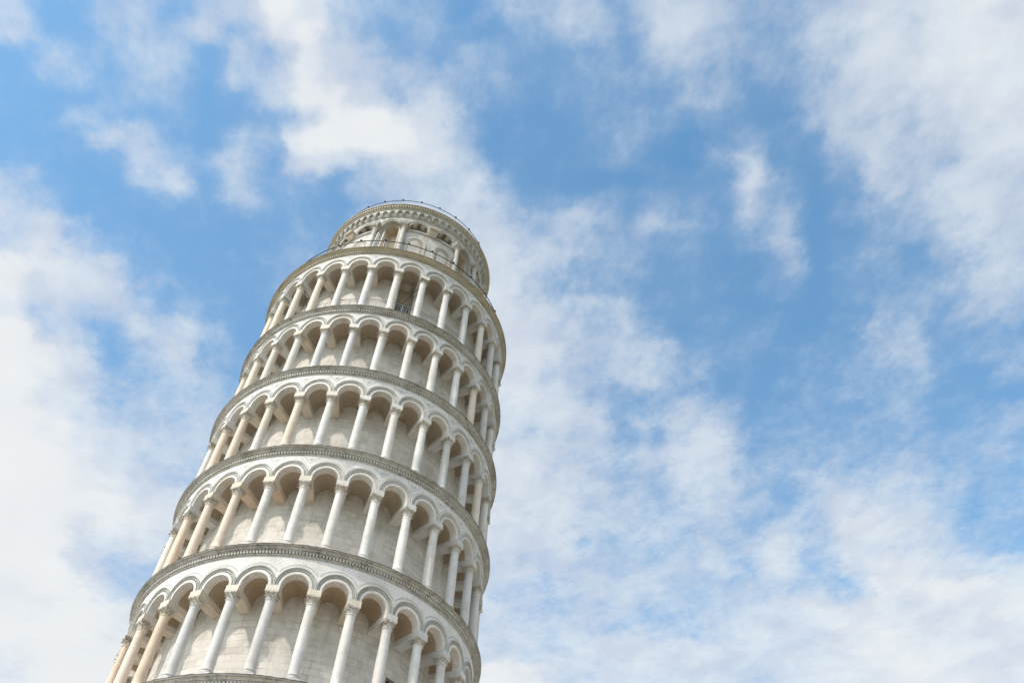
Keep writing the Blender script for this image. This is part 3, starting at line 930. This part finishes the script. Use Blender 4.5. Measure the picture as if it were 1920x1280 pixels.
face = MB()
for k in range(18):
    slab, stripes, low_arch = MB(), MB(), MB()
    am_deg = -170 + 20 * k
    am_ = R(am_deg)
    is_open = any(abs((am_deg - q + 180) % 360 - 180) < 1 for q in OPEN)
    low = BZ0 if is_open else 50.36
    cur = bcurve(BAR, SPR, low)
    h = R(10)
    # front face of the bay with the opening left out
    left = [(-h, low), (-h, SPR)]
    def V(a, z, r=RB): return pol(r, am_ - a, z, BX)
    def quad(pts, mbx=face, mi=0):
        mbx.add([V(a, z) for a, z in pts], [(0, 1, 2, 3)], mi, False, [((am_ - a) * RB * -1, z) for a, z in pts])
    x0 = cur[0][0]
    zs = [low, SPR] if low > BZ0 + 1 else [BZ0, 46.5, 48.6, SPR]
    for q0, q1 in zip(zs[:-1], zs[1:]):
        quad([(-h, q0), (x0, q0), (x0, q1), (-h, q1)])
        quad([(-x0, q0), (h, q0), (h, q1), (-x0, q1)])
    quad([(-h, SPR), (x0, SPR), (x0, CRN), (-h, CRN)])
    quad([(-x0, SPR), (h, SPR), (h, CRN), (-x0, CRN)])
    a_pts = cur[1:-1]
    face.grid([[V(a, z) for a, z in a_pts], [V(a, CRN) for a, z in a_pts]], 0, False,
              uv=[[(-(am_ - a) * RB, z) for a, z in a_pts], [(-(am_ - a) * RB, CRN) for a, z in a_pts]])
    if not is_open:
        n2 = 6
        for q in range(n2):
            a0_, a1_ = -h + 2 * h * q / n2, -h + 2 * h * (q + 1) / n2
            for z0_, z1_ in ((BZ0, 47.2), (47.2, low)):
                quad([(a0_, z0_), (a1_, z0_), (a1_, z1_), (a0_, z1_)])
        # striped soffit of the relieving arch
        R2 = 4.92
        m = len(a_pts)
        for i in range(m - 1):
            (a, z), (b, y) = a_pts[i], a_pts[i + 1]
            stripes.add([V(a, z), V(b, y), V(b, y, R2), V(a, z, R2)], [(0, 1, 2, 3)], (i // 3) % 2)
        for s_ in (0, -1):
            a = x0 if s_ == 0 else -x0
            stripes.add([V(a, low), V(a, SPR), V(a, SPR, R2), V(a, low, R2)], [(0, 1, 2, 3)], 0)
        stripes.add([V(x0, low), V(-x0, low), V(-x0, low, R2), V(x0, low, R2)], [(0, 1, 2, 3)], 1)
        full = [V(a, z, R2) for a, z in cur]
        stripes.add(full, [tuple(range(len(full)))], 1)
        # lower blind arch in relief
        for r0_, r1_, pr in ((.50, .56, .03), (.56, .66, .055)):
            c0 = bcurve(r0_, 48.98, BZ0, 16)
            c1 = bcurve(r1_, 48.98, BZ0, 16)
            low_arch.grid([[V(a, z, RB) for a, z in c0], [V(a, z, RB + pr) for a, z in c0], [V(a, z, RB + pr) for a, z in c1], [V(a, z, RB) for a, z in c1]], 0, False)
    else:
        # open bay: a deep recess in two steps, lined with upright slabs
        r1, r2 = 5.0, 4.35
        cur2 = bcurve(BAR - .13, SPR, BZ0)
        slab.grid([[V(a, z) for a, z in cur], [V(a, z, r1) for a, z in cur]], 1, False)
        slab.grid([[V(a, z, r1) for a, z in cur], [V(a, z, r1) for a, z in cur2]], 2, False)
        ln = [0]
        for (a, z), (b, y) in zip(cur2[:-1], cur2[1:]): ln.append(ln[-1] + math.hypot((b - a) * RB, y - z))
        slab.grid([[V(a, z, r1) for a, z in cur2], [V(a, z, r2) for a, z in cur2]], 0, False, uv=[[(l, 0) for l in ln], [(l, .9) for l in ln]])
        full = [V(a, z, r2) for a, z in cur2]
        slab.add(full, [tuple(range(len(full)))], 0, False, [(a * 4, z) for a, z in cur2])
        slab.build('recess', [M['tan_slab'], M['band_dark'], M['cream']], bell)
    if not is_open:
        stripes.build('striped_lunette', [M['cream'], M['dark_stripe']], bell)
        low_arch.build('blind_arch', [M['old']], bell)
        pan = MB()
        cpan = bcurve(.498, 48.98, BZ0, 16)
        pan.add([pol(RB + .012, am_ - a, z, BX) for a, z in cpan], [tuple(range(len(cpan)))], 0, False, [(a * RB, z) for a, z in cpan])
        pan.build('blind_panel', [M['rubble'] if k % 3 else M['old_facing']], bell)
face.build('bell_chamber_wall', [M['old_facing']], bell)

# archivolts of the bell chamber
pm = MB()
prof = [(BAR, RB - .02), (BAR, RB + .03), (BAR + .07, RB + .03), (BAR + .075, RB + .012), (BAR + .10, RB + .012), (BAR + .11, RB + .06), (BAO - .03, RB + .085), (BAO, RB + .07), (BAO, RB - .02)]
rows = [[pol(r, -a, z) for a, z in bcurve(q, SPR, SPR - .02)] for q, r in prof]
for i in range(len(rows) - 1): pm.grid([rows[i], rows[i + 1]], 0, False)
pa = pm.build('arch', [M['old']])
ad = pa.data
bpy.data.objects.remove(pa)
for k in range(18):
    o = link('arch', ad, bell)
    o.location = (BX, 0, 0)
    o.rotation_euler = (0, 0, R(-170 + 20 * k))

# string course under the lunettes
for k in range(18):
    mb = MB()
    am_deg = -170 + 20 * k
    if any(abs((am_deg - q + 180) % 360 - 180) < 1 for q in OPEN): continue
    a = R(am_deg)
    mb.sector(RB, RB + .10, a - R(10), a + R(10), 50.27, 50.36, 0, 4, BX)
    mb.sector(RB, RB + .06, a - R(10), a + R(10), 50.20, 50.268, 0, 4, BX)
    mb.build('string_course', [M['old']], bell)

# columns and corbelled imposts between the arches
shaft_b = shaft_mesh(50.26 - 46.0, M['old'])
RCB = 5.50
im = MB()
im.box((-.02, 0, .0), (.26, .29, .03))
im.box((-.02, 0, .10), (.285, .315, .065))
im.box((-.02, 0, .19), (.31, .34, .022))
imd = im.build('impost_block', [M['old']])
imdata = imd.data
bpy.data.objects.remove(imd)
cm = MB()
cm.box((-.02, 0, .28), (.30, .33, .045))
for i, (w, z) in enumerate(((.29, .20), (.28, .08), (.25, -.04), (.20, -.14))):
    cm.box((-.10 - .03 * i, 0, z), (w * .8, w * 1.05, .058))
cbd = cm.build('corbel_capital', [M['cream']])
cbdata = cbd.data
bpy.data.objects.remove(cbd)
pd_ = MB()
pd_.box((-.05, 0, (46.0 + BZ0) / 2), (.34, .36, (46.0 - BZ0) / 2))
pdd = pd_.build('pedestal', [M['old']])
pddata = pdd.data
bpy.data.objects.remove(pdd)
for k in range(18):
    d = -180 + 20 * k
    a = R(d)
    near_open = any(abs((d - q + 180) % 360 - 180) < 11 for q in OPEN)
    if near_open:
        c = link('column', shaft_b, bell)
        c.location = pol(RCB, a, 50.20, BX)
        c.rotation_euler = (0, 0, a)
        c.scale = (.76, .76, 1)
        cp = link('capital', CAPS[k % 4], bell)
        cp.location = pol(RCB, a, 50.20, BX)
        cp.rotation_euler = (0, 0, a)
        cp.scale = (.9, .9, 1)
        i_ = link('impost_block', imdata, bell)
        i_.location = pol(RCB, a, 50.56, BX)
        i_.rotation_euler = (0, 0, a)
        p_ = link('pedestal', pddata, bell)
        p_.location = pol(RCB, a, 0, BX)
        p_.rotation_euler = (0, 0, a)
    else:
        c = link('corbel_capital', cbdata, bell)
        c.location = pol(RCB, a, 50.44, BX)
        c.rotation_euler = (0, 0, a)

# corbel table and crowning cornice
NCB = 70
SC = 2 * PI / NCB
cb = MB()
for i in range(8):
    t0, t1 = i / 8, (i + 1) / 8
prof = []
for i in range(9):
    t = i / 8
    q = t * PI / 2
    prof.append((.05 + .21 * math.sin(q), 51.90 + .18 * (1 - math.cos(q))))
w0 = .082
rows = []
for r, z in prof:
    rows.append([(RB + r - .0, s_ * w0 * (1 if abs(s_) < .6 else .92), z + (0.012 if abs(s_) > .6 else 0)) for s_ in (-1, -.5, 0, .5, 1)])
cb.grid(rows, 0, True, flip=True)
top = [(RB + .26, w0), (RB + .26, -w0)]
for sgn in (-1, 1):
    side = [(RB + r, sgn * w0 * .92, z + .012) for r, z in prof] + [(RB - .02, sgn * w0 * .92, 52.10), (RB - .02, sgn * w0 * .92, 51.91)]
    cb.add(side, [tuple(range(len(side)))[::sgn]], 0)
cb.box((RB + .13, 0, 52.115), (.155, w0 * 1.15, .022))
cbo = cb.build('corbel', [M['old']])
cbd2 = cbo.data
bpy.data.objects.remove(cbo)
for k in range(NCB):
    o = link('corbel', cbd2, bell)
    o.location = (BX, 0, 0)
    o.rotation_euler = (0, 0, R(-108.2) + SC * k)
tb = MB()
for k in range(NCB):
    am_ = R(-108.2) + SC * (k + .5)
    rr = .158
    pts = [(rr * math.cos(PI - PI * i / 10) / 5.6, 52.14 + .20 * math.sin(PI * i / 10)) for i in range(11)]
    def V2(a, z, r): return pol(r, am_ - a, z, BX)
    Rf, Rb = RB + .28, RB - .03
    tb.grid([[V2(a, z, Rf) for a, z in pts], [V2(a, z, Rb) for a, z in pts]], 0, True, flip=True)
    tb.grid([[V2(a, z, Rf) for a, z in pts], [V2(a, 52.44, Rf) for a, z in pts]], 0, False)
    for sgn in (-1, 1):
        a0_, a1_ = sgn * rr / 5.6, sgn * SC / 2
        tb.add([V2(a0_, 52.14, Rf), V2(a1_, 52.14, Rf), V2(a1_, 52.44, Rf), V2(a0_, 52.44, Rf)], [(0, 1, 2, 3)])
        tb.add([V2(a0_, 52.14, Rf), V2(a1_, 52.14, Rf), V2(a1_, 52.14, Rb), V2(a0_, 52.14, Rb)], [(0, 1, 2, 3)])
tb.lathe([(RB + .03, 51.93), (RB + .11, 52.0), (RB + .13, 52.44)], 180, 0, True, BX)
tb.lathe([(RB + .001, 51.86), (RB + .05, 51.875), (RB + .05, 51.905), (RB + .001, 51.92)], 180, 0, False, BX)
tb.build('corbel_table', [M['old']], bell)
tc_ = MB()
prof = [(RB + .26, 52.44), (RB + .32, 52.445), (RB + .34, 52.49), (RB + .34, 52.51), (RB + .36, 52.515), (RB + .36, 52.70), (RB + .46, 52.705), (RB + .49, 52.74), (RB + .52, 52.76), (RB + .52, 52.82)]
for i in range(len(prof) - 1): tc_.lathe([prof[i], prof[i + 1]], 200, 0, True, BX)
tc_.lathe([(RB + .52, 52.82), (RB + .50, 52.84), (1.0, 52.95), (.01, 52.95)], 100, 2, True, BX)
ND = 204
for k in range(ND):
    a = 2 * PI * k / ND
    tc_.sector(RB + .36, RB + .445, a - PI / ND * .58, a + PI / ND * .58, 52.575, 52.685, 1, 1, BX)
tc_.build('crowning_cornice', [M['cornice_gold'], M['cream'], M['pale']], bell)

rail_ring('roof_railing', 5.48, 52.84, 53.80, R(-132.8), 2 * PI / 27, 27, [M['iron'], M['steel']], tower, BX,
          wires=((53.25, .008), (53.02, .008)), knob=.075, post_r=.018, top_r=.026)
rail_ring('terrace_railing', 7.18, BZ0, 45.82, R(-126.0), 2 * PI / 31, 31, [M['iron'], M['steel']], tower, 0.0,
          wires=((45.45, .010), (45.15, .010), (44.85, .010)), knob=.085, pickets=6, post_r=.026, top_r=.03, brk=True)

# ------------------------------------------------------------------ ladder leaning in the open arch
lad = MB()
A_, B_ = Vector(pol(6.25, R(-111.2), BZ0 + .01)), Vector(pol(5.42, R(-112.6), 49.7))
side = Vector((math.cos(R(-111 + 90)), math.sin(R(-111 + 90)), 0)) * .20
for s_ in (-1, 1): lad.tube([A_ + side * s_, B_ + side * s_], .036, 0, 6)
ladder = lad.build('ladder', [M['alu']])
ladder.matrix_world = TOWER
rg = MB()
for i in range(1, 18):
    p = A_.lerp(B_, i / 18 - .01)
    rg.tube([p - side, p + side], .016, 0, 5)
rg.build('rungs', [M['alu']], ladder)
thing(ladder, 'pale metal ladder leaning in the open arch of the topmost bell chamber', 'ladder')


# ------------------------------------------------------------------ ground
def sheet(name, r0, r1, z, mat, n=96):
    mb = MB()
    if r0 > 0:
        mb.grid([[(r0 * math.cos(2 * PI * k / n), r0 * math.sin(2 * PI * k / n), z) for k in range(n)],
                 [(r1 * math.cos(2 * PI * k / n), r1 * math.sin(2 * PI * k / n), z) for k in range(n)]], 0, True, True, True)
    else:
        mb.add([(r1 * math.cos(2 * PI * k / n), r1 * math.sin(2 * PI * k / n), z) for k in range(n)], [tuple(range(n))])
    o = mb.build(name, [mat])
    o['kind'] = 'structure'
    return o


gm, n, b = material('lawn', 0.9)
t = n.n.new('ShaderNodeTexCoord')
f = n.noise(t.outputs['Object'], 0.25, 8, 0.7)
n.l.new(n.mix(f, (0.085, 0.09, 0.04, 1), (0.13, 0.13, 0.065, 1)), b.inputs['Base Color'])
pv, n, b = material('paving', 0.8)
t = n.n.new('ShaderNodeTexCoord')
k = n.n.new('ShaderNodeTexBrick')
n.put(k.inputs['Vector'], t.outputs['Object'])
k.inputs['Color1'].default_value = (0.56, 0.50, 0.42, 1)
k.inputs['Color2'].default_value = (0.49, 0.44, 0.37, 1)
k.inputs['Mortar'].default_value = (0.28, 0.26, 0.22, 1)
k.inputs['Scale'].default_value = 1.0
k.inputs['Brick Width'].default_value = 0.9
k.inputs['Row Height'].default_value = 0.6
k.inputs['Mortar Size'].default_value = 0.008
n.l.new(n.mix(n.math('MULTIPLY', n.noise(t.outputs['Object'], 0.8, 6, 0.6), .4), k.outputs['Color'], (0.34, 0.31, 0.26, 1)), b.inputs['Base Color'])
sheet('ground', 0, 2500, -0.006, gm)
sheet('pavement', 0, 55, 0.0, pv)
